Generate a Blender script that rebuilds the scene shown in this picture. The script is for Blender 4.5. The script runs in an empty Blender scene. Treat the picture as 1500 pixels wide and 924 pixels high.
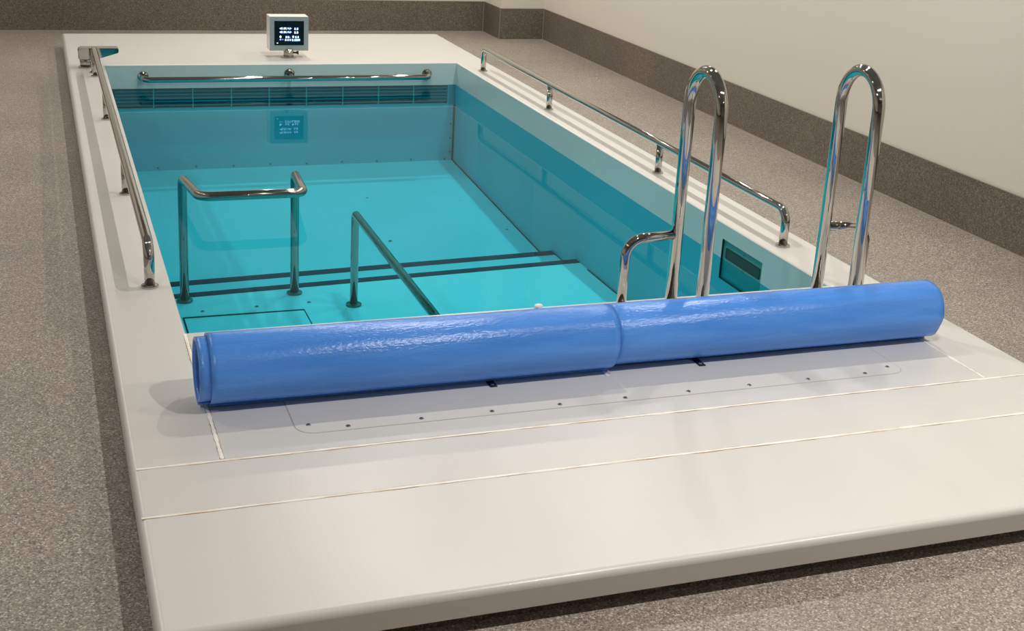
import bpy, bmesh, math, random
from mathutils import Vector, Matrix
random.seed(7)
S = bpy.context.scene
COL = S.collection
PI = math.pi

# ------------------------------------------------------------------ materials
def mat(name):
    m = bpy.data.materials.new(name); m.use_nodes = True
    nt = m.node_tree; b = nt.nodes['Principled BSDF']
    return m, nt, b
def pbr(name, col, rough=.5, metal=0., spec=None, bump=None, mott=None, coat=0.):
    m, nt, b = mat(name)
    b.inputs['Base Color'].default_value = (*col, 1)
    b.inputs['Roughness'].default_value = rough
    b.inputs['Metallic'].default_value = metal
    if coat: b.inputs['Coat Weight'].default_value = coat; b.inputs['Coat Roughness'].default_value = .11
    if spec is not None: b.inputs['Specular IOR Level'].default_value = spec
    tc = nt.nodes.new('ShaderNodeTexCoord')
    if mott:
        sc, amt = mott
        n = nt.nodes.new('ShaderNodeTexNoise'); n.inputs['Scale'].default_value = sc; n.inputs['Detail'].default_value = 4
        nt.links.new(tc.outputs['Object'], n.inputs['Vector'])
        r = nt.nodes.new('ShaderNodeValToRGB')
        r.color_ramp.elements[0].position = .3; r.color_ramp.elements[1].position = .7
        r.color_ramp.elements[0].color = (*[c*(1-amt) for c in col], 1)
        r.color_ramp.elements[1].color = (*[min(1, c*(1+amt)) for c in col], 1)
        nt.links.new(n.outputs['Fac'], r.inputs['Fac']); nt.links.new(r.outputs['Color'], b.inputs['Base Color'])
    if coat:
        n = nt.nodes.new('ShaderNodeTexNoise'); n.inputs['Scale'].default_value = 75; n.inputs['Detail'].default_value = 3
        nt.links.new(tc.outputs['Object'], n.inputs['Vector'])
        bp = nt.nodes.new('ShaderNodeBump'); bp.inputs['Strength'].default_value = .8; bp.inputs['Distance'].default_value = .0022
        nt.links.new(n.outputs['Fac'], bp.inputs['Height']); nt.links.new(bp.outputs['Normal'], b.inputs['Coat Normal'])
    if bump:
        sc, st, dist = bump
        n = nt.nodes.new('ShaderNodeTexNoise'); n.inputs['Scale'].default_value = sc; n.inputs['Detail'].default_value = 3
        nt.links.new(tc.outputs['Object'], n.inputs['Vector'])
        bp = nt.nodes.new('ShaderNodeBump'); bp.inputs['Strength'].default_value = st; bp.inputs['Distance'].default_value = dist
        nt.links.new(n.outputs['Fac'], bp.inputs['Height']); nt.links.new(bp.outputs['Normal'], b.inputs['Normal'])
    return m

def speckle(name, stops, rough, scale, bumpd=.0006):
    """safety vinyl: small chips of several tones"""
    m, nt, b = mat(name)
    tc = nt.nodes.new('ShaderNodeTexCoord')
    v = nt.nodes.new('ShaderNodeTexVoronoi'); v.inputs['Scale'].default_value = scale
    nt.links.new(tc.outputs['Object'], v.inputs['Vector'])
    sep = nt.nodes.new('ShaderNodeSeparateColor'); nt.links.new(v.outputs['Color'], sep.inputs['Color'])
    r = nt.nodes.new('ShaderNodeValToRGB'); r.color_ramp.interpolation = 'LINEAR'
    els = r.color_ramp.elements
    els[0].position, els[0].color = stops[0][0], (*stops[0][1], 1)
    els[1].position, els[1].color = stops[-1][0], (*stops[-1][1], 1)
    for p, c in stops[1:-1]:
        e = els.new(p); e.color = (*c, 1)
    nt.links.new(sep.outputs['Red'], r.inputs['Fac'])
    n = nt.nodes.new('ShaderNodeTexNoise'); n.inputs['Scale'].default_value = 1.3; n.inputs['Detail'].default_value = 5
    nt.links.new(tc.outputs['Object'], n.inputs['Vector'])
    mr = nt.nodes.new('ShaderNodeMapRange'); mr.inputs['To Min'].default_value = .88; mr.inputs['To Max'].default_value = 1.1
    mr.inputs['From Min'].default_value = .3; mr.inputs['From Max'].default_value = .7
    nt.links.new(n.outputs['Fac'], mr.inputs['Value'])
    mx = nt.nodes.new('ShaderNodeMix'); mx.data_type = 'RGBA'; mx.blend_type = 'MULTIPLY'; mx.inputs['Factor'].default_value = 1
    nt.links.new(r.outputs['Color'], mx.inputs['A']); nt.links.new(mr.outputs['Result'], mx.inputs['B'])
    nt.links.new(mx.outputs['Result'], b.inputs['Base Color'])
    b.inputs['Roughness'].default_value = rough
    n2 = nt.nodes.new('ShaderNodeTexNoise'); n2.inputs['Scale'].default_value = scale*.8; n2.inputs['Detail'].default_value = 2
    nt.links.new(tc.outputs['Object'], n2.inputs['Vector'])
    bp = nt.nodes.new('ShaderNodeBump'); bp.inputs['Strength'].default_value = .6; bp.inputs['Distance'].default_value = bumpd
    nt.links.new(n2.outputs['Fac'], bp.inputs['Height']); nt.links.new(bp.outputs['Normal'], b.inputs['Normal'])
    return m

def emit(name, col, st):
    m, nt, b = mat(name)
    b.inputs['Base Color'].default_value = (*[c*.3 for c in col], 1)
    b.inputs['Emission Color'].default_value = (*col, 1); b.inputs['Emission Strength'].default_value = st
    return m

M_FLOOR = speckle('vinyl_floor', [(0, (.13,.105,.085)), (.22, (.24,.20,.168)), (.6, (.315,.268,.23)), (.86, (.41,.36,.315)), (1, (.62,.565,.51))], .42, 260)
M_BASE = speckle('vinyl_baseboard', [(0, (.075,.06,.046)), (.3, (.128,.104,.08)), (.75, (.165,.137,.108)), (1, (.27,.235,.19))], .5, 230)
M_WALL = pbr('wall_paint', (.70,.665,.59), .55, bump=(60, .15, .002))
M_CEIL = pbr('ceiling_paint', (.33,.315,.29), .8, mott=(3, .02))
M_WELD = pbr('vinyl_weld', (.36,.31,.26), .5)
M_DECK = pbr('white_gelcoat', (.70,.68,.645), .33, spec=.5, bump=(240, .22, .0007), mott=(1.6, .025), coat=.09)
M_DECKIN = pbr('grey_white_panel', (.675,.655,.635), .3, bump=(240, .15, .0006), mott=(2, .02), coat=.09)
M_LINER = pbr('pool_liner_dry_bounce', (.50,.62,.61), .22, mott=(1.2, .04))  # weaker light and teal bounce off the water put into the colour
M_BASIN = pbr('pool_liner_wet_dimmed', (.17,.53,.60), .55, mott=(1.1, .05))  # dimmer underwater light on the side walls put into the colour
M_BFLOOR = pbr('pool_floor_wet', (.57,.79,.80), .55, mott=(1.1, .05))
M_PLAT = pbr('pool_platform_wet', (.95,.97,.93), .55, mott=(1.3, .05))
M_STRIP = pbr('nosing_black', (.004,.006,.03), .6)
M_GROOVE = pbr('groove_dark', (.012,.03,.03), .7)
M_GRILLE = pbr('grille_teal', (.03,.27,.32), .5)
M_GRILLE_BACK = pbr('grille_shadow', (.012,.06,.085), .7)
M_GRILLE_BAR = pbr('grille_divider', (.14,.42,.42), .5)
M_CHROME = pbr('polished_steel', (.50,.48,.445), .05, 1.0)
M_CHROME_SUB = pbr('pool_rail_steel', (.36,.36,.33), .06, 1.0)
M_CHROME2 = pbr('satin_steel', (.50,.485,.45), .22, 1.0)
M_STEEL_WET = pbr('submerged_steel', (.14,.18,.17), .35, .55)
M_SEAL = pbr('silicone_bead', (.88,.84,.74), .45, mott=(14, .06))
_r = M_SEAL.node_tree.nodes['Color Ramp'].color_ramp
_r.elements[0].position = .30; _r.elements[0].color = (.80,.72,.58,1); _r.elements[1].position = .52; _r.elements[1].color = (.95,.93,.88,1)
M_GRIME = pbr('grime', (.50,.38,.24), .7, mott=(11, .35))
_r = M_GRIME.node_tree.nodes['Color Ramp'].color_ramp
_r.elements[0].position = .42; _r.elements[0].color = (.36,.25,.14,1); _r.elements[1].position = .62; _r.elements[1].color = (.74,.70,.62,1)
M_LINE = pbr('plate_gap', (.44,.42,.39), .7)
M_SCREW = pbr('screw_steel', (.42,.40,.37), .3, .9)
M_SCREWD = pbr('screw_recess', (.03,.03,.03), .7)
M_WHITE = pbr('white_enamel', (.86,.85,.81), .35, mott=(3, .01))
M_FACE_SHADE = pbr('white_enamel_shaded', (.30,.345,.355), .35, mott=(3, .01))  # cabinet front: its shade is put into this darker enamel colour
M_SCREEN = pbr('screen_glass', (.004,.004,.008), .12)
M_GLYPH = emit('screen_glyphs', (.42,.58,1.0), 3.2)
M_GLYPH2 = emit('screen_glyphs_violet', (.32,.34,1.0), 2.2)
M_SKIM = pbr('skimmer_plate', (.07,.30,.29), .35)
M_SKIMD = pbr('skimmer_slot', (.004,.045,.035), .6)
M_NAVY = pbr('navy_strap', (.012,.014,.05), .6)
M_CLIP = pbr('white_strap', (.78,.80,.82), .5)

# blue foam cover: glossy skin with fine lengthwise wrinkles
def cover_mat(name, c0, c1):
    m, nt, b = mat(name)
    tc = nt.nodes.new('ShaderNodeTexCoord')
    mp = nt.nodes.new('ShaderNodeMapping'); mp.inputs['Scale'].default_value = (1.1, 9, 9)
    nt.links.new(tc.outputs['Object'], mp.inputs['Vector'])
    n = nt.nodes.new('ShaderNodeTexNoise'); n.inputs['Scale'].default_value = 2.5; n.inputs['Detail'].default_value = 6; n.inputs['Roughness'].default_value = .55
    nt.links.new(mp.outputs['Vector'], n.inputs['Vector'])
    r = nt.nodes.new('ShaderNodeValToRGB')
    r.color_ramp.elements[0].position = .35; r.color_ramp.elements[1].position = .65
    r.color_ramp.elements[0].color = (*c0, 1); r.color_ramp.elements[1].color = (*c1, 1)
    nt.links.new(n.outputs['Fac'], r.inputs['Fac']); nt.links.new(r.outputs['Color'], b.inputs['Base Color'])
    b.inputs['Roughness'].default_value = .22
    b.inputs['Specular IOR Level'].default_value = .5
    # wrinkles + woven crinkle
    mp2 = nt.nodes.new('ShaderNodeMapping'); mp2.inputs['Scale'].default_value = (70, 170, 170)
    nt.links.new(tc.outputs['Object'], mp2.inputs['Vector'])
    n2 = nt.nodes.new('ShaderNodeTexNoise'); n2.inputs['Scale'].default_value = 1.; n2.inputs['Detail'].default_value = 4
    nt.links.new(mp2.outputs['Vector'], n2.inputs['Vector'])
    b1 = nt.nodes.new('ShaderNodeBump'); b1.inputs['Strength'].default_value = .5; b1.inputs['Distance'].default_value = .0028
    nt.links.new(n2.outputs['Fac'], b1.inputs['Height'])
    mp3 = nt.nodes.new('ShaderNodeMapping'); mp3.inputs['Scale'].default_value = (2, 16, 16)
    nt.links.new(tc.outputs['Object'], mp3.inputs['Vector'])
    n3 = nt.nodes.new('ShaderNodeTexNoise'); n3.inputs['Scale'].default_value = 1.5; n3.inputs['Detail'].default_value = 3
    nt.links.new(mp3.outputs['Vector'], n3.inputs['Vector'])
    b2 = nt.nodes.new('ShaderNodeBump'); b2.inputs['Strength'].default_value = .55; b2.inputs['Distance'].default_value = .004
    nt.links.new(n3.outputs['Fac'], b2.inputs['Height']); nt.links.new(b1.outputs['Normal'], b2.inputs['Normal'])
    nt.links.new(b2.outputs['Normal'], b.inputs['Normal'])
    return m
M_COVER = cover_mat('blue_cover', (.065,.26,.80), (.10,.32,.88))
M_COVER_IN = cover_mat('blue_cover_inner_shaded', (.02,.10,.38), (.03,.13,.45))  # same sheet in darker blue, painting the shade inside the roll

# water: flat sheet, tinted transparency below a Fresnel mirror
def water_mat():
    m = bpy.data.materials.new('pool_water'); m.use_nodes = True; nt = m.node_tree; nt.nodes.clear()
    out = nt.nodes.new('ShaderNodeOutputMaterial')
    tr = nt.nodes.new('ShaderNodeBsdfTransparent'); tr.inputs['Color'].default_value = WATER_TINT
    gl = nt.nodes.new('ShaderNodeBsdfGlossy'); gl.inputs['Roughness'].default_value = .0; gl.inputs['Color'].default_value = (.62,.84,.89,1)
    fr = nt.nodes.new('ShaderNodeFresnel'); fr.inputs['IOR'].default_value = 1.33
    ge = nt.nodes.new('ShaderNodeNewGeometry')
    inv = nt.nodes.new('ShaderNodeMath'); inv.operation = 'SUBTRACT'; inv.inputs[0].default_value = 1
    nt.links.new(ge.outputs['Backfacing'], inv.inputs[1])
    mu = nt.nodes.new('ShaderNodeMath'); mu.operation = 'MULTIPLY'
    pw = nt.nodes.new('ShaderNodeMath'); pw.operation = 'POWER'; pw.inputs[1].default_value = 1.8
    nt.links.new(fr.outputs['Fac'], pw.inputs[0])
    m2 = nt.nodes.new('ShaderNodeMath'); m2.operation = 'MULTIPLY'; m2.inputs[1].default_value = 1.6; m2.use_clamp = True
    nt.links.new(pw.outputs['Value'], m2.inputs[0]); nt.links.new(m2.outputs['Value'], mu.inputs[0]); nt.links.new(inv.outputs['Value'], mu.inputs[1])
    mx = nt.nodes.new('ShaderNodeMixShader')
    nt.links.new(mu.outputs['Value'], mx.inputs['Fac']); nt.links.new(tr.outputs['BSDF'], mx.inputs[1]); nt.links.new(gl.outputs['BSDF'], mx.inputs[2])
    tc = nt.nodes.new('ShaderNodeTexCoord')
    n = nt.nodes.new('ShaderNodeTexNoise'); n.inputs['Scale'].default_value = 2.2; n.inputs['Detail'].default_value = 1
    nt.links.new(tc.outputs['Object'], n.inputs['Vector'])
    bp = nt.nodes.new('ShaderNodeBump'); bp.inputs['Strength'].default_value = .04; bp.inputs['Distance'].default_value = .004
    nt.links.new(n.outputs['Fac'], bp.inputs['Height']); nt.links.new(bp.outputs['Normal'], gl.inputs['Normal'])
    nt.links.new(mx.outputs['Shader'], out.inputs['Surface'])
    return m
WATER_TINT = (.21,.72,.82,1)
M_WATER = water_mat()

# ------------------------------------------------------------------ helpers
def link(name, me, m, parent=None, smooth=False):
    o = bpy.data.objects.new(name, me); COL.objects.link(o)
    for mm in (m if isinstance(m, (list, tuple)) else [m]): me.materials.append(mm)
    if parent: o.parent = parent
    if smooth:
        for p in me.polygons: p.use_smooth = True
    return o
def frombm(name, bm, m, parent=None, smooth=False, recalc=True):
    if recalc: bmesh.ops.recalc_face_normals(bm, faces=bm.faces)
    me = bpy.data.meshes.new(name); bm.to_mesh(me); bm.free()
    return link(name, me, m, parent, smooth)
def thing(name, label, cat, loc=(0,0,0), group=None):
    o = bpy.data.objects.new(name, None); COL.objects.link(o); o.location = loc; o.empty_display_size = .1
    tag(o, label, cat, group); return o
def tag(o, label, cat, group=None, kind=None):
    if label: o['label'] = label
    if cat: o['category'] = cat
    if group: o['group'] = group
    if kind: o['kind'] = kind
    return o
def struct(o): o['kind'] = 'structure'; return o

def box(bm, x0, x1, y0, y1, z0, z1, bevel=0, seg=2):
    vs = [bm.verts.new(v) for v in ((x0,y0,z0),(x1,y0,z0),(x1,y1,z0),(x0,y1,z0),(x0,y0,z1),(x1,y0,z1),(x1,y1,z1),(x0,y1,z1))]
    fs = [bm.faces.new([vs[i] for i in f]) for f in ((0,3,2,1),(4,5,6,7),(0,1,5,4),(1,2,6,5),(2,3,7,6),(3,0,4,7))]
    if bevel:
        es = list({e for f in fs for e in f.edges})
        bmesh.ops.bevel(bm, geom=es, offset=bevel, segments=seg, affect='EDGES', profile=.5)
def boxobj(name, b, m, parent=None, bevel=0, seg=2):
    bm = bmesh.new(); box(bm, *b, bevel=bevel, seg=seg); return frombm(name, bm, m, parent)
def prism(bm, pts, z0, z1):
    lo = [bm.verts.new((x, y, z0)) for x, y in pts]; hi = [bm.verts.new((x, y, z1)) for x, y in pts]
    n = len(pts); bm.faces.new(lo[::-1]); bm.faces.new(hi)
    for i in range(n): bm.faces.new((lo[i], lo[(i+1)%n], hi[(i+1)%n], hi[i]))
def cyl(bm, c, r, h, axis='Z', n=24, r2=None):
    r2 = r if r2 is None else r2
    c = Vector(c); a = []; b = []
    for i in range(n):
        t = 2*PI*i/n; u, v = math.cos(t), math.sin(t)
        def P(rr, hh):
            return c + (Vector((u*rr, v*rr, hh)) if axis == 'Z' else Vector((hh, u*rr, v*rr)) if axis == 'X' else Vector((v*rr, hh, u*rr)))
        a.append(bm.verts.new(P(r, 0))); b.append(bm.verts.new(P(r2, h)))
    bm.faces.new(a[::-1]); bm.faces.new(b)
    for i in range(n): bm.faces.new((a[i], a[(i+1)%n], b[(i+1)%n], b[i]))
def fillet(pts, rad, n=10):
    pts = [Vector(p) for p in pts]; out = [pts[0]]
    for i in range(1, len(pts)-1):
        r = rad[i-1] if isinstance(rad, (list, tuple)) else rad
        a = (pts[i-1]-pts[i]).normalized(); b = (pts[i+1]-pts[i]).normalized()
        ang = a.angle(b); d = r/math.tan(ang/2)
        c = pts[i] + (a+b).normalized()*(r/math.sin(ang/2))
        s = pts[i]+a*d-c; e = pts[i]+b*d-c; tot = s.angle(e); ax = s.cross(e).normalized()
        for k in range(n+1):
            out.append(c + Matrix.Rotation(tot*k/n, 3, ax) @ s)
    out.append(pts[-1]); return out
def tube(bm, pts, r, n=20, cap=True):
    pts = [Vector(p) for p in pts]; rings = []
    t = (pts[1]-pts[0]).normalized(); u = t.orthogonal().normalized()
    for i, p in enumerate(pts):
        if i == 0: d = (pts[1]-pts[0]).normalized()
        elif i == len(pts)-1: d = (pts[-1]-pts[-2]).normalized()
        else: d = ((pts[i+1]-p).normalized()+(p-pts[i-1]).normalized()).normalized()
        q = t.rotation_difference(d); u = (q @ u); u = (u-d*u.dot(d)).normalized(); t = d; w = d.cross(u)
        rings.append([bm.verts.new(p+u*(r*math.cos(2*PI*k/n))+w*(r*math.sin(2*PI*k/n))) for k in range(n)])
    for a, b in zip(rings, rings[1:]):
        for k in range(n): bm.faces.new((a[k], a[(k+1)%n], b[(k+1)%n], b[k]))
    if cap: bm.faces.new(rings[0][::-1]); bm.faces.new(rings[-1])
def tubeobj(name, pts, r, m, parent=None, n=20):
    bm = bmesh.new(); tube(bm, pts, r, n); o = frombm(name, bm, m, parent, True)
    for p in o.data.polygons:
        if len(p.vertices) > 4: p.use_smooth = False
    return o
def flange(name, c, r, m, parent, axis='Z', h=.006):
    bm = bmesh.new(); cyl(bm, c, r, h, axis, 28); c2 = Vector(c) + Vector({'Z':(0,0,h),'X':(h,0,0),'Y':(0,h,0)}[axis])
    cyl(bm, c2, r*.92, h*.5 if h > 0 else h*.5, axis, 28, r*.6)
    return frombm(name, bm, m, parent)
def screw(name, x, y, z, parent, r=.0065, axis='Z', s=1):
    bm = bmesh.new(); cyl(bm, (x,y,z), r, s*.0022, axis, 14, r*.8)
    o = frombm(name, bm, [M_SCREW, M_SCREWD], parent)
    b2 = bmesh.new(); b2.from_mesh(o.data)
    off = {'Z':(0,0,s*.0024),'X':(s*.0024,0,0),'Y':(0,s*.0024,0)}[axis]
    k = len(b2.faces); cyl(b2, (x+off[0], y+off[1], z+off[2]), r*.5, s*.0003, axis, 6)
    b2.faces.ensure_lookup_table()
    for f in b2.faces[k:]: f.material_index = 1
    b2.to_mesh(o.data); b2.free(); return o

# ------------------------------------------------------------------ dimensions (metres, deck top z=0)
W, L = 2.3, 4.6
XL, XR, YF, YB = -.222, 2.525, -1.575, 5.84
ZF = -.10          # room floor
ZW = -.155         # water level
ZC = 2.45          # ceiling
RX, LX, BY, FY = 3.55, -3.4, 6.62, -8.0

# ------------------------------------------------------------------ room
def ring_slab(bm, outer, inner, z0, z1):
    (a0,a1,b0,b1), (c0,c1,d0,d1) = outer, inner
    O = [(a0,b0),(a1,b0),(a1,b1),(a0,b1)]; I = [(c0,d0),(c1,d0),(c1,d1),(c0,d1)]
    V = {}
    for nm, P in (('o', O), ('i', I)):
        for z in (z0, z1):
            V[nm, z] = [bm.verts.new((x, y, z)) for x, y in P]
    for k in range(4):
        j = (k+1)%4
        bm.faces.new((V['o',z1][k], V['o',z1][j], V['i',z1][j], V['i',z1][k]))
        bm.faces.new((V['o',z0][j], V['o',z0][k], V['i',z0][k], V['i',z0][j]))
        bm.faces.new((V['o',z0][k], V['o',z0][j], V['o',z1][j], V['o',z1][k]))
        bm.faces.new((V['i',z0][j], V['i',z0][k], V['i',z1][k], V['i',z1][j]))
    return V
bm = bmesh.new(); ring_slab(bm, (LX-.1, RX+.1, FY-.1, BY+.1), (XL+.035, XR-.035, YF+.035, YB-.035), ZF-.12, ZF)
struct(frombm('floor', bm, M_FLOOR))
bm = bmesh.new(); box(bm, LX-.1, RX+.1, FY-.1, BY+.1, ZC, ZC+.1); struct(frombm('ceiling', bm, M_CEIL))
struct(boxobj('wall_back', (LX-.1, RX+.1, BY, BY+.1, ZF, ZC), M_WALL))
struct(boxobj('wall_right', (RX, RX+.1, FY, BY, ZF, ZC), M_WALL))
struct(boxobj('wall_left', (LX-.1, LX, FY, BY, ZF, ZC), M_WALL))
struct(boxobj('wall_front', (LX-.1, RX+.1, FY-.1, FY, ZF, ZC), M_WALL))
CX, CY = 3.17, 6.20     # corner pilaster
struct(boxobj('wall_corner_pilaster', (CX, RX, CY, BY, ZF, ZC), M_WALL))
BT = .149; T = .012
struct(boxobj('baseboard_back', (LX, CX-T, BY-T, BY, ZF, BT), M_BASE))
bm = bmesh.new(); box(bm, CX-T, CX, CY-T, BY, ZF, BT); box(bm, CX, RX-T, CY-T, CY, ZF, BT)
struct(frombm('baseboard_corner', bm, M_BASE))
struct(boxobj('baseboard_right', (RX-T, RX, FY, CY, ZF, BT), M_BASE))
struct(boxobj('baseboard_left', (LX, LX+T, FY, BY, ZF, BT), M_BASE))
bm = bmesh.new()
wb = .004
box(bm, LX, CX-T, BY-T-wb, BY-T, ZF, ZF+.003)
box(bm, CX-T-wb, CX-T, CY-T-wb, BY-T-wb, ZF, ZF+.003)
box(bm, CX-T, RX-T, CY-T-wb, CY-T, ZF, ZF+.003)
box(bm, RX-T-wb, RX-T, FY, CY-T-wb, ZF, ZF+.003)
for (x, y) in ((CX-T-.003, BY-T-.003), (CX-T-.003, CY-T-.003), (RX-T-.003, CY-T-.003)):
    box(bm, x, x+.003, y, y+.003, ZF+.003, BT)
struct(frombm('trim_1', bm, M_WELD))
bm = bmesh.new()    # thin pale cap line on top of the baseboard
box(bm, LX, CX-T, BY-T-.001, BY-T+.004, BT-.001, BT+.003); box(bm, RX-T-.001, RX-T+.004, FY, CY-T, BT-.001, BT+.003); box(bm, CX-T, RX-T, CY-T-.001, CY-T+.004, BT-.001, BT+.003)
struct(frombm('trim_2', bm, M_WELD))

# ------------------------------------------------------------------ pool shell
pool = thing('therapy_pool', 'white rectangular indoor therapy pool with raised rim and teal basin', 'pool', (W/2, L/2, ZF))
def P(o):           # parent keeping world placement
    o.parent = pool; o.matrix_parent_inverse = Matrix.Translation(pool.location).inverted(); return o
# deck slab with rounded outer and inner edge
bm = bmesh.new(); V = ring_slab(bm, (XL, XR, YF, YB), (0, W, 0, L), -.062, 0)
es = []
for k in range(4):
    j = (k+1)%4
    for key in (('o',0),):
        es.append(bm.edges.get((V[key][k], V[key][j])))
    es.append(bm.edges.get((V['o',0][k], V['o',-.062][k])))
ies = [bm.edges.get((V['i',0][k], V['i',0][(k+1)%4])) for k in range(4)]
bmesh.ops.bevel(bm, geom=es, offset=.017, segments=5, affect='EDGES', profile=.5)
ies = [e for e in ies if e.is_valid]
bmesh.ops.bevel(bm, geom=ies, offset=.008, segments=3, affect='EDGES', profile=.5)
for f in [f for f in bm.faces if abs(f.normal.z) < .02 and all(-.001 < v.co.x < W+.001 and -.001 < v.co.y < L+.001 for v in f.verts)]: bm.faces.remove(f)
deck = P(frombm('deck_rim', bm, M_DECK, None, False))
for p in deck.data.polygons: p.use_smooth = max(abs(c) for c in p.normal) < .9999
deck['label'] = 'off-white raised rim around the basin'
bm = bmesh.new(); ring_slab(bm, (XL+.03, XR-.03, YF+.035, YB-.03), (-.02, W+.06, -.02, L+.08), ZF-.02, -.062)
P(frombm('plinth', bm, M_BASE))

# basin walls: dry band coloured with teal bounce, liner below coloured dimmer
ZB = -.84
SK = (.465, .797, -.070, -.245)     # skimmer opening y0,y1,ztop,zbot on the right wall
def quad(bm, a, b, c, d): bm.faces.new([bm.verts.new(v) for v in (a, b, c, d)])
bm = bmesh.new(); zt = -.008
quad(bm, (0,L,ZW),(W,L,ZW),(W,L,zt),(0,L,zt))
quad(bm, (0,0,ZW),(0,L,ZW),(0,L,zt),(0,0,zt))
quad(bm, (0,0,ZW),(W,0,ZW),(W,0,zt),(0,0,zt))
y0, y1, z1, z0 = SK
quad(bm, (W,0,ZW),(W,y0,ZW),(W,y0,zt),(W,0,zt)); quad(bm, (W,y1,ZW),(W,L,ZW),(W,L,zt),(W,y1,zt)); quad(bm, (W,y0,z1),(W,y1,z1),(W,y1,zt),(W,y0,zt))
bmesh.ops.remove_doubles(bm, verts=bm.verts, dist=1e-5)
o = P(frombm('upper_wall', bm, M_LINER, recalc=False)); o['label'] = 'wall band above the waterline with teal bounce light in its colour'
bm = bmesh.new()
GZ = -.287
quad(bm, (0,L,ZB),(W,L,ZB),(W,L,GZ),(0,L,GZ))
quad(bm, (0,0,ZB),(0,L,ZB),(0,L,ZW),(0,0,ZW))
quad(bm, (0,0,ZB),(W,0,ZB),(W,0,ZW),(0,0,ZW))
quad(bm, (W,0,ZB),(W,y0,ZB),(W,y0,ZW),(W,0,ZW)); quad(bm, (W,y1,ZB),(W,L,ZB),(W,L,ZW),(W,y1,ZW)); quad(bm, (W,y0,ZB),(W,y1,ZB),(W,y1,z0),(W,y0,z0))
o = P(frombm('basin_wall', bm, M_BASIN, recalc=False))
# sloping exercise floor
bm = bmesh.new(); quad(bm, (0,L,-.695),(W,L,-.685),(W,2.4,-.825),(0,2.4,-.825)); P(frombm('basin_floor', bm, M_BFLOOR, recalc=False))
# step and platform with dark nosings (they run very slightly askew)
def skew_slab(name, yl, yr, yn, z, m):
    bm = bmesh.new(); prism(bm, [(0, yn), (W, yn), (W, yr), (0, yl)], ZB, z); return P(frombm(name, bm, m))
def nosing(yl, yr, w, z, xr=W):
    f = xr/W; yr2 = yl+(yr-yl)*f
    bm = bmesh.new(); prism(bm, [(0, yl-w), (xr, yr2-w), (xr, yr2+.004), (0, yl+.004)], z-.02, z+.003); return P(frombm('step_nosing', bm, M_STRIP))
skew_slab('lower_step', 2.525, 2.675, 2.0, -.735, M_BFLOOR); nosing(2.525, 2.675, .062, -.735)
skew_slab('platform', 2.165, 2.325, 0, -.67, M_PLAT); nosing(2.165, 2.325, .052, -.67)
# hatch outline on the platform
zp = -.669
o = None
bm = bmesh.new()
hx0, hx1, hy = .175, .728, 1.862
box(bm, hx0, hx1, hy-.006, hy+.006, zp-.001, zp+.001); box(bm, hx0-.004, hx0+.004, .9, hy, zp-.001, zp+.001); box(bm, hx1-.002, hx1+.002, .9, hy, zp-.001, zp+.001)
box(bm, hx0, hx1, .9, .91, zp-.001, zp+.001)
P(frombm('hatch_outline', bm, M_GROOVE))
for x, y in ((.269,1.93),(.52,1.945),(.769,1.953)): P(screw('floor_screw', x, y, zp, None, .010))
for x, y in ((1.522,3.906),(1.48,3.151),(2.1,3.779),(2.227,3.231)):
    P(screw('floor_screw', x, y, -.695-(L-y)*.0595+.003, None, .011))
for i in range(9): P(screw('wall_screw', .305+.2418*i, L, -.672 if i % 2 else -.676, None, .009, 'Y', -1))
for z in (-.426, -.528, -.625): P(screw('wall_screw', 2.275, L, z, None, .009, 'Y', -1))
# dark corner seams
bm = bmesh.new()
box(bm, W-.012, W, L-.008, L, -.69, -.29)
P(frombm('corner_seam', bm, M_GROOVE))
bm = bmesh.new()
v = [bm.verts.new(c) for c in ((W-.010, L, -.684), (W, L, -.684), (W, 2.55, -.815), (W-.010, 2.55, -.815))]; bm.faces.new(v)
v = [bm.verts.new(c) for c in ((W-.008, 2.16, -.6685), (W, 2.16, -.6685), (W, .1, -.6685), (W-.008, .1, -.6685))]; bm.faces.new(v)
v = [bm.verts.new(c) for c in ((W-.008, 2.64, -.7335), (W, 2.64, -.7335), (W, 2.3, -.7335), (W-.008, 2.3, -.7335))]; bm.faces.new(v)
P(frombm('floor_seam', bm, M_GROOVE))
# far wall grille: recess, louvres, dividers
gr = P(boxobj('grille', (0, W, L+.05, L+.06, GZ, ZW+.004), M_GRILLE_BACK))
bm = bmesh.new()
for z in (-.172, -.194, -.216, -.238, -.262):
    v = [bm.verts.new(c) for c in ((.055, L+.004, z-.006), (2.243, L+.004, z-.006), (2.243, L+.03, z+.010), (.055, L+.03, z+.010))]
    bm.faces.new(v)
    v = [bm.verts.new(c) for c in ((.055, L+.004, z-.006), (2.243, L+.004, z-.006), (2.243, L+.004, z-.001), (.055, L+.004, z-.001))]
    bm.faces.new(v)
def PP(o, par): o.parent = par; o.matrix_parent_inverse = par.matrix_parent_inverse.copy(); return o
# children of the grille share its parent space
o = frombm('louvres', bm, M_GRILLE); o.parent = gr
bm = bmesh.new()
for i in range(9): x = .290+.2446*i; box(bm, x-.0035, x+.0035, L-.002, L+.006, GZ, ZW+.002)
box(bm, .055, 2.245, L-.002, L+.006, GZ, GZ+.006)
o = frombm('dividers', bm, M_GRILLE_BAR); o.parent = gr
bm = bmesh.new(); box(bm, 2.246, W, L-.001, L+.05, GZ, ZW+.002); o = frombm('end_panel', bm, M_GRILLE); o.parent = gr
bm = bmesh.new(); quad(bm, (0,L,GZ),(W,L,GZ),(W,L+.06,GZ),(0,L+.06,GZ)); quad(bm, (0,L,ZW+.004),(W,L,ZW+.004),(W,L+.06,ZW+.004),(0,L+.06,ZW+.004)); o = frombm('grille_recess', bm, M_GRILLE_BACK); o.parent = gr
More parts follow.
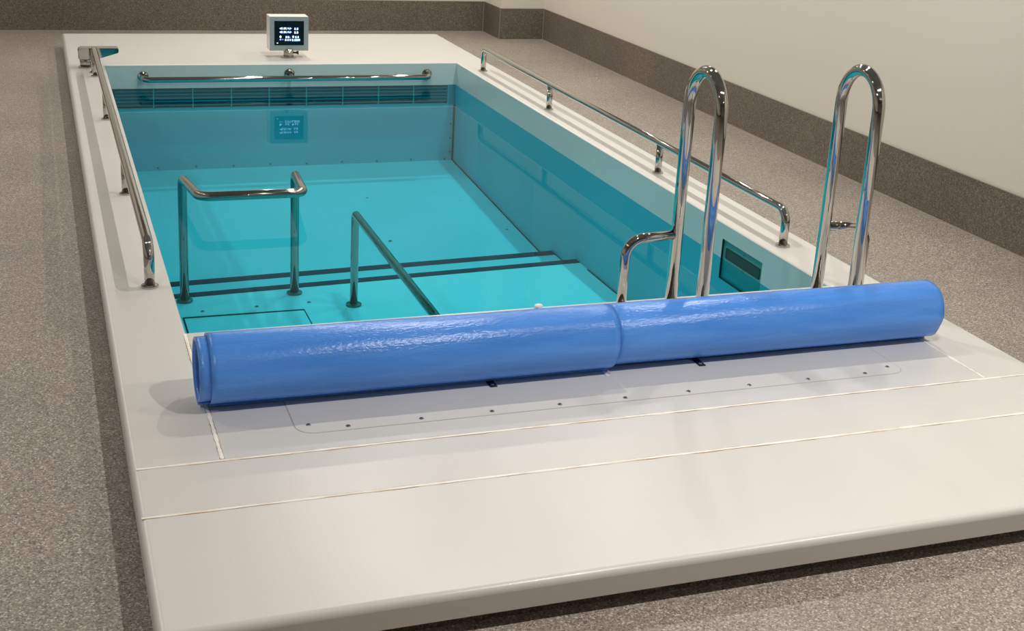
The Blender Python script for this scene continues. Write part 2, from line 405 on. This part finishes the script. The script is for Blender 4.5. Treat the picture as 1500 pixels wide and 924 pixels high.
# skimmer in the right wall
sk = P(boxobj('skimmer', (W+.010, W+.016, y0, y1, z0, z1), M_SKIM)); sk['label'] = 'teal skimmer inlet with a dark slot'
bm = bmesh.new()
quad(bm, (W,y0,z1),(W,y1,z1),(W+.012,y1,z1),(W+.012,y0,z1)); quad(bm, (W,y0,z0),(W,y1,z0),(W+.012,y1,z0),(W+.012,y0,z0))
quad(bm, (W,y0,z0),(W,y0,z1),(W+.012,y0,z1),(W+.012,y0,z0)); quad(bm, (W,y1,z0),(W,y1,z1),(W+.012,y1,z1),(W+.012,y1,z0))
o = frombm('skimmer_recess', bm, M_SKIMD); o.parent = sk
bm = bmesh.new(); box(bm, W+.0085, W+.0105, .49, .772, -.151, -.104, .004, 2); o = frombm('skimmer_slot', bm, M_SKIMD); o.parent = sk
for y in (.63,):
    for z in (-.092, -.16):
        o = screw('skimmer_screw', W+.010, y, z, None, .005, 'X', -1); o.parent = sk
# sealant joints (white silicone with brown grime along it)
def joint(a, b, w=.0095, g=True):
    a, b = Vector((*a, 0)), Vector((*b, 0)); d = (b-a); n = Vector((-d.y, d.x, 0)).normalized(); N = 90
    bm = bmesh.new(); rows = []
    for i in range(N+1):
        p = a+d*i/N; ww = w*(.75+.4*random.random()); h = .0014+.0010*random.random(); g0, g1 = .0012+.0022*random.random(), .0012+.0022*random.random()
        rows.append([bm.verts.new(p+n*o+Vector((0,0,z))) for o, z in ((-ww/2-g0, .0002), (-ww/2, .0009), (0, h), (ww/2, .0009), (ww/2+g1, .0002))])
    for r, q in zip(rows, rows[1:]):
        for k in range(4):
            f = bm.faces.new((r[k], q[k], q[k+1], r[k+1])); f.material_index = 1 if k in (0, 3) else 0
    return P(frombm('sealant_joint', bm, [M_SEAL, M_GRIME], None, True))
joint((XL+.012, -.868), (XR-.012, -.868)); joint((XL+.006, -1.108), (XR-.012, -1.108))
joint((-.004, -.862), (-.004, -.01), .009); joint((W+.002, -.862), (W+.002, -.01), .009)
# inset panel and screwed cover plate at the near end
bm = bmesh.new(); box(bm, .003, W-.003, -.862, -.012, -.001, .0006); P(frombm('inset_panel', bm, M_DECKIN))
def rrect(x0, x1, y0, y1, r, n=8):
    pts = []
    for cx, cy, a in ((x1-r, y1-r, 0), (x0+r, y1-r, 90), (x0+r, y0+r, 180), (x1-r, y0+r, 270)):
        for k in range(n+1): t = math.radians(a+90*k/n); pts.append((cx+r*math.cos(t), cy+r*math.sin(t)))
    return pts
bm = bmesh.new(); prism(bm, rrect(.2, 2.085, -.774, -.25, .05), .0003, .0009); P(frombm('plate_gap', bm, M_LINE))
bm = bmesh.new(); prism(bm, rrect(.2028, 2.0822, -.7712, -.2528, .0472), .0005, .0016)
pl = P(frombm('cover_plate', bm, M_DECKIN)); pl['label'] = 'flush screwed cover plate with rounded corners'
for x, y in [(.238,-.722),(2.045,-.722)]+[(.338+.2007*i, -.752) for i in range(9)]:
    o = screw('plate_screw', x, y, .0016, None, .0068); o.parent = pl

# water
bm = bmesh.new(); quad(bm, (0,0,ZW),(W,0,ZW),(W,L,ZW),(0,L,ZW))
wtr = frombm('pool_water', bm, M_WATER, recalc=False); tag(wtr, 'still clear teal water filling the pool basin', 'water', kind='stuff')

# ------------------------------------------------------------------ deck hand rails
def deck_rail(x, ya, yb, posts, label, zr=.148, r=.018):
    t = thing('deck_handrail', label, 'handrail', (x, (ya+yb)/2, 0), 'low steel rails along the pool sides')
    X = 0; yc = (ya+yb)/2
    pts = fillet([(0, ya-yc, 0), (0, ya-yc, zr), (0, yb-yc, zr), (0, yb-yc, 0)], .055, 10)
    tubeobj('rail', pts, r, M_CHROME, t, 24)
    for y in (ya, yb): flange('flange', (0, y-yc, 0), .029, M_CHROME, t)
    for y in posts:
        bm = bmesh.new(); cyl(bm, (0, y-yc, 0), .0168, zr-.004, 'Z', 20); o = frombm('post', bm, M_CHROME, t, False)
        for p in o.data.polygons: p.use_smooth = len(p.vertices) == 4
        f = flange('post_flange', (0, y-yc, 0), .026, M_CHROME, None); f.parent = o
    return t
deck_rail(-.070, .44, 4.33, (1.60, 3.03, 4.21), 'low polished steel handrail on the left pool rim beside the spout')
deck_rail(2.380, .46, 4.27, (1.61, 3.06), 'low polished steel handrail on the right pool rim')

# bar on the far wall
t = thing('pool_grab_bar', 'horizontal steel grab bar mounted on the far pool wall above water', 'grab bar', (1.16, L, -.08))
tubeobj('bar', fillet([(-.93, 0, .003), (-.93, -.085, -.003), (.93, -.085, -.003), (.93, 0, .003)], .04, 8), .0185, M_CHROME, t, 24)
tubeobj('bracket', fillet([(-.005, 0, .014), (-.005, -.075, .008), (-.005, -.0851, -.006)], .012, 6), .014, M_CHROME, t, 18)
for x in (-.93, -.005, .93): flange('flange', (x, 0, .003 if x != -.005 else .014), .033, M_CHROME, t, 'Y', -.006)

# ladder loops at the near end
def loop(x, sgn, label, bx):
    yf, yn, zt, r = -.10, -.312, .852, .0205
    t = thing('entry_grab_rail', label, 'grab rail', (x, yf, 0), 'tall looped grab rails at the pool entry')
    rr = (yf-yn)/2
    pts = [(0, 0, 0)]
    n = 18
    for k in range(n+1):
        a = PI*k/n; pts.append((0, -rr+rr*math.cos(a), zt-r-rr*1.12+rr*1.12*math.sin(a)))
    pts.append((0, yn-yf, 0))
    tubeobj('loop', pts, r, M_CHROME, t, 28)
    tubeobj('side_brace', fillet([(0, 0, .262), (sgn*bx, 0, .254), (sgn*bx, 0, 0)], .065, 10), .0165, M_CHROME, t, 24)
    for px, py in ((0, 0), (0, yn-yf), (sgn*bx, 0)): flange('flange', (px, py, 0), .034, M_CHROME, t)
loop(1.603, -1, 'tall steel loop grab rail with its side brace over the water', .185)
loop(2.180, 1, 'tall steel loop grab rail at the right rim corner nearest the wall', .175)

# submerged rails
t = thing('step_guard_rail', 'steel U-shaped guard rail standing on the platform with crossbar above water', 'rail', (.47, 2.085, -.67))
tubeobj('frame', fillet([(-.265, -.005, 0), (-.265, -.005, .600), (-.235, -.425, .628), (.215, -.425, .628), (.255, .005, .600), (.255, .005, 0)], [.045, .06, .06, .045], 8), .0208, M_CHROME_SUB, t, 24)
for x, y in ((-.265, -.005), (.255, .005)): flange('flange', (x, y, .003), .037, M_STEEL_WET, t)
t = thing('step_handrail', 'submerged steel handrail sloping up from one post toward the blue roll', 'handrail', (.968, 1.875, -.67))
tubeobj('rail', fillet([(0, 0, 0), (0, 0, .455), (-.036, -1.45, .490), (-.045, -1.86, .520)], [.028, .4], 8), .0185, M_CHROME_SUB, t, 24)
flange('flange', (0, 0, .003), .037, M_STEEL_WET, t)

# fill spout
t = thing('fill_spout', 'chrome wedge-shaped water spout on the far left rim corner', 'spout', (-.112, 4.505, 0))
flange('base_flange', (0, 0, 0), .047, M_CHROME, t, h=.008)
bm = bmesh.new(); cyl(bm, (0, 0, 0), .036, .075, 'Z', 28); o = frombm('post', bm, M_CHROME, t)
for p in o.data.polygons: p.use_smooth = len(p.vertices) == 4
bm = bmesh.new()
prof = [(-.045, .062), (.075, .062), (.075, .062), (.192, .102), (.192, .128), (-.030, .128), (-.045, .112)]
prof = [(-.045, .060), (.068, .060), (.192, .098), (.192, .126), (-.032, .126), (-.045, .112)]
a = [bm.verts.new((x, -.055, z)) for x, z in prof]; b = [bm.verts.new((x, .04, z)) for x, z in prof]
bm.faces.new(a); bm.faces.new(b[::-1])
for i in range(len(prof)): j = (i+1) % len(prof); bm.faces.new((a[i], b[i], b[j], a[j]))
bmesh.ops.bevel(bm, geom=list(bm.edges), offset=.004, segments=2, affect='EDGES')
frombm('spout_head', bm, M_CHROME, t)

# display on its pedestal
t = thing('control_display', 'small white control box with lit dark screen on a pedestal', 'display', (1.19, 4.82, 0))
flange('base_flange', (0, 0, 0), .052, M_CHROME2, t, h=.008)
bm = bmesh.new(); cyl(bm, (0, 0, 0), .033, .06, 'Z', 24)
o = frombm('pedestal', bm, M_CHROME2, t)
for p in o.data.polygons: p.use_smooth = len(p.vertices) == 4
bm = bmesh.new(); cyl(bm, (.03, -.005, .034), .006, .02, 'X', 12); cyl(bm, (.05, -.005, .034), .007, .014, 'X', 12, .014); k = frombm('clamp_knob', bm, M_SCREWD, None); k.parent = o
bx0, bx1, bz0, bz1, fy, d = -.129, .129, .049, .275, -.020, .125
cb = boxobj('cabinet', (bx0, bx1, fy, fy+d, bz0, bz1), M_WHITE, t, .002)
cb.data.materials.append(M_FACE_SHADE)
for p in cb.data.polygons:
    if p.normal.y < -.9: p.material_index = 1
sx0, sx1, sz0, sz1 = -.098, .098, .086, .246
sc = boxobj('screen', (sx0, sx1, fy-.003, fy+.002, sz0, sz1), M_SCREEN, t, .0015)
FONT = {'0':'757','s':'', }
PX = {'0':("111","101","101","101","111"), '.':("0","0","0","0","1"), 's':("111","100","111","001","111"), 'm':("11011","10101","10101","10101","10101"),
      '1':("010","110","010","010","111"), '5':("111","100","111","001","111"), 'O':("0110","1111","1111","1111","0110"), '-':("00","00","11","00","00"),
      '<':("0001","0011","1111","0011","0001"), '>':("1000","1100","1111","1100","1000"), 'k':("101","110","100","110","101"), '/':("001","001","010","100","100"), 'h':("100","100","110","101","101"), ':':("0","1","0","1","0")}
def text(bm, s, x, z, px):
    for c in s:
        if c == ' ': x += px*2; continue
        g = PX[c]
        for r, row in enumerate(g):
            k = 0
            while k < len(row):
                if row[k] == '1':
                    e = k
                    while e < len(row) and row[e] == '1': e += 1
                    quad(bm, (x+k*px, fy-.0038, z-(r+1)*px), (x+e*px, fy-.0038, z-(r+1)*px), (x+e*px, fy-.0038, z-r*px), (x+k*px, fy-.0038, z-r*px)); k = e
                else: k += 1
        x += px*(len(g[0])+1)
bm = bmesh.new()
for z in (.204, .180): text(bm, '< 0.0k/h >'.replace(' ', ''), -.065, z, .0026); text(bm, '0.0', .034, z-.002, .0028)
text(bm, 'O', -.064, .150, .0030); text(bm, '0:0', -.024, .147, .0026); text(bm, 'O', .020, .150, .0030); text(bm, '0.0', .040, .147, .0026)
text(bm, '0.0', -.028, .128, .0026); text(bm, '0', .002, .128, .0026); text(bm, '0.00m', .018, .128, .0028)
text(bm, '-', -.083, .112, .0045)
o = frombm('readout', bm, M_GLYPH, None, recalc=False); o.parent = sc
bm = bmesh.new(); text(bm, '<-:-', -.066, .130, .0024); text(bm, '--', -.006, .146, .0028)
o = frombm('readout', bm, M_GLYPH2, None, recalc=False); o.parent = sc

# ------------------------------------------------------------------ rolled covers
def roll(name, label, x0, x1, yc, r, turns, phase, lead, flat=1.0, seed=0, th=.0065):
    rnd = random.Random(seed)
    t = thing(name, label, 'pool cover', ((x0+x1)/2, yc, 0), 'rolled blue pool covers')
    xm = (x0+x1)/2
    NX, NA = 64, 60
    ph = [rnd.uniform(0, 6.28) for _ in range(12)]
    def rad(a, x, rr):      # crumpled, slightly faceted skin
        s = 0
        s += .0016*math.sin(2*a+ph[0]+x*1.1) + .0010*math.sin(3*a+ph[1]-x*2.0) + .0007*math.sin(7*a+ph[2]+x*1.6)
        s += .0005*math.sin(5*x+ph[3]+2*a) + .0004*math.sin(13*x+ph[4]+3*a)
        # flattened longitudinal facet in front
        d = math.cos(a-FAC)
        if d > .93: s -= .0026*(d-.93)/.07
        return rr+s
    FAC = math.radians(200)
    def sheet(name, rr_fun, a0, a1, xs0, xs1, m, thick):
        bm = bmesh.new(); n = max(8, int(NA*abs(a1-a0)/(2*PI)))
        def grid(off):
            G = []
            for i in range(NX+1):
                x = xs0+(xs1-xs0)*i/NX; row = []
                for k in range(n+1):
                    a = a0+(a1-a0)*k/n; R_ = rad(a, x, rr_fun(a)) - off
                    zc = rr_fun(a0)
                    y = R_*math.cos(a)*1.0; z = r*flat + R_*math.sin(a)*flat
                    row.append(bm.verts.new((x-xm, y, max(z, .0012+off*.2))))
                G.append(row)
            return G
        A, B = grid(0), grid(thick)
        for i in range(NX):
            for k in range(n):
                bm.faces.new((A[i][k], A[i+1][k], A[i+1][k+1], A[i][k+1])); bm.faces.new((B[i][k+1], B[i+1][k+1], B[i+1][k], B[i][k]))
        for i in range(NX):
            for k in (0, n): bm.faces.new((A[i][k], B[i][k], B[i+1][k], A[i+1][k]))
        for k in range(n):
            for i in (0, NX): bm.faces.new((A[i][k], A[i][k+1], B[i][k+1], B[i][k]))
        o = frombm(name, bm, m, t, True); return o
    pitch = th+.0022
    # outermost wrap starts at the tucked edge, following wraps spiral inward
    sheet('outer_wrap', lambda a: r-max(0, (a-phase))/(2*PI)*pitch, phase, phase+2*PI, x0+lead[0], x1-lead[1], M_COVER, th)
    for w in range(1, turns):
        rr = r-pitch*w
        jit = rnd.uniform(-.004, .004)
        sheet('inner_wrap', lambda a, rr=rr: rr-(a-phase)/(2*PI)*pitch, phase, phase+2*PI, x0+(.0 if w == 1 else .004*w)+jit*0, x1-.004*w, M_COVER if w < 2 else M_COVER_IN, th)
    return t
roll('rolled_pool_cover', 'blue rolled pool cover on the left, overlapping its neighbour', -.028, 1.170, -.535, .1045, 7, math.radians(255), (.030, 0), .99, 3)
roll('rolled_pool_cover', 'blue rolled pool cover on the right, lying toward the wall', 1.178, 2.325, -.518, .099, 7, math.radians(262), (.0, 0), 1.0, 8)

# hold-down straps peeking out under the rolls
for x, y, w, l, m, lab in ((.797, -.600, .022, .11, M_NAVY, 'navy strap tab with a screw under the left blue roll'),
                        (1.472, -.592, .022, .12, M_NAVY, 'navy strap tab with a screw under the right blue roll')):
    t = boxobj('strap_tab', (-w/2, w/2, 0, l, 0, .0025), m, None, .0008); t.location = (x, y, .0018); tag(t, lab, 'strap', 'navy strap tabs')
    o = screw('screw', 0, .016, .0025, None, .0055); o.parent = t
t = thing('white_strap', 'thin white strap running under the meeting ends of the two blue rolls', 'strap', (1.155, -.3, .0018))
boxobj('webbing', (-.006, .006, -.30, .29, 0, .0018), M_CLIP, t, .0006)
bm = bmesh.new(); bmesh.ops.create_uvsphere(bm, u_segments=20, v_segments=12, radius=.013); bmesh.ops.scale(bm, vec=(1.2, .8, .55), verts=bm.verts); bmesh.ops.translate(bm, vec=(0, .288, .006), verts=bm.verts)
frombm('knob', bm, M_CLIP, t, True)

# ------------------------------------------------------------------ lights
def lamp(x, y, e, size=.085, col=(1, .955, .885), z=None):
    l = bpy.data.lights.new('downlight', 'AREA'); l.shape = 'DISK'; l.size = size; l.energy = e; l.color = col; l.spread = math.radians(165)
    o = bpy.data.objects.new('downlight', l); COL.objects.link(o); o.location = (x, y, (ZC-.01) if z is None else z); return o
for y, e in ((-4.3, 3.5), (-1.9, 25), (.85, 17), (2.4, 11.5), (3.9, 15), (5.7, 18)):
    for x in (1.3, 2.7): lamp(x, y, e, .07)
    lamp(-1.6, y, e*.75, .07)
w = bpy.data.worlds.new('world'); S.world = w; w.use_nodes = True
w.node_tree.nodes['Background'].inputs['Color'].default_value = (1, .95, .88, 1); w.node_tree.nodes['Background'].inputs['Strength'].default_value = .0

# ------------------------------------------------------------------ camera
cam = bpy.data.cameras.new('camera'); co = bpy.data.objects.new('camera', cam); COL.objects.link(co)
CAMM = Matrix(((0.9408254, 0.0538709, -0.3345826, -0.375178), (-0.3345793, 0.3046523, -0.8917644, -3.806209), (0.0538912, 0.9509390, 0.3046487, 1.516238), (0,0,0,1)))
co.matrix_world = CAMM
cam.sensor_width = 36; cam.sensor_fit = 'HORIZONTAL'; cam.lens = 1899.175/1500*36; cam.shift_y = -99.731/1500
cam.clip_start = .02; S.camera = co
S.view_settings.view_transform = 'Standard'; S.view_settings.look = 'None'; S.view_settings.exposure = 0.0
S.cycles.use_denoising = True; S.cycles.max_bounces = 10; S.cycles.transparent_max_bounces = 16; S.cycles.diffuse_bounces = 5; S.cycles.glossy_bounces = 6
S.cycles.sample_clamp_indirect = 6; S.cycles.caustics_reflective = False; S.cycles.caustics_refractive = False
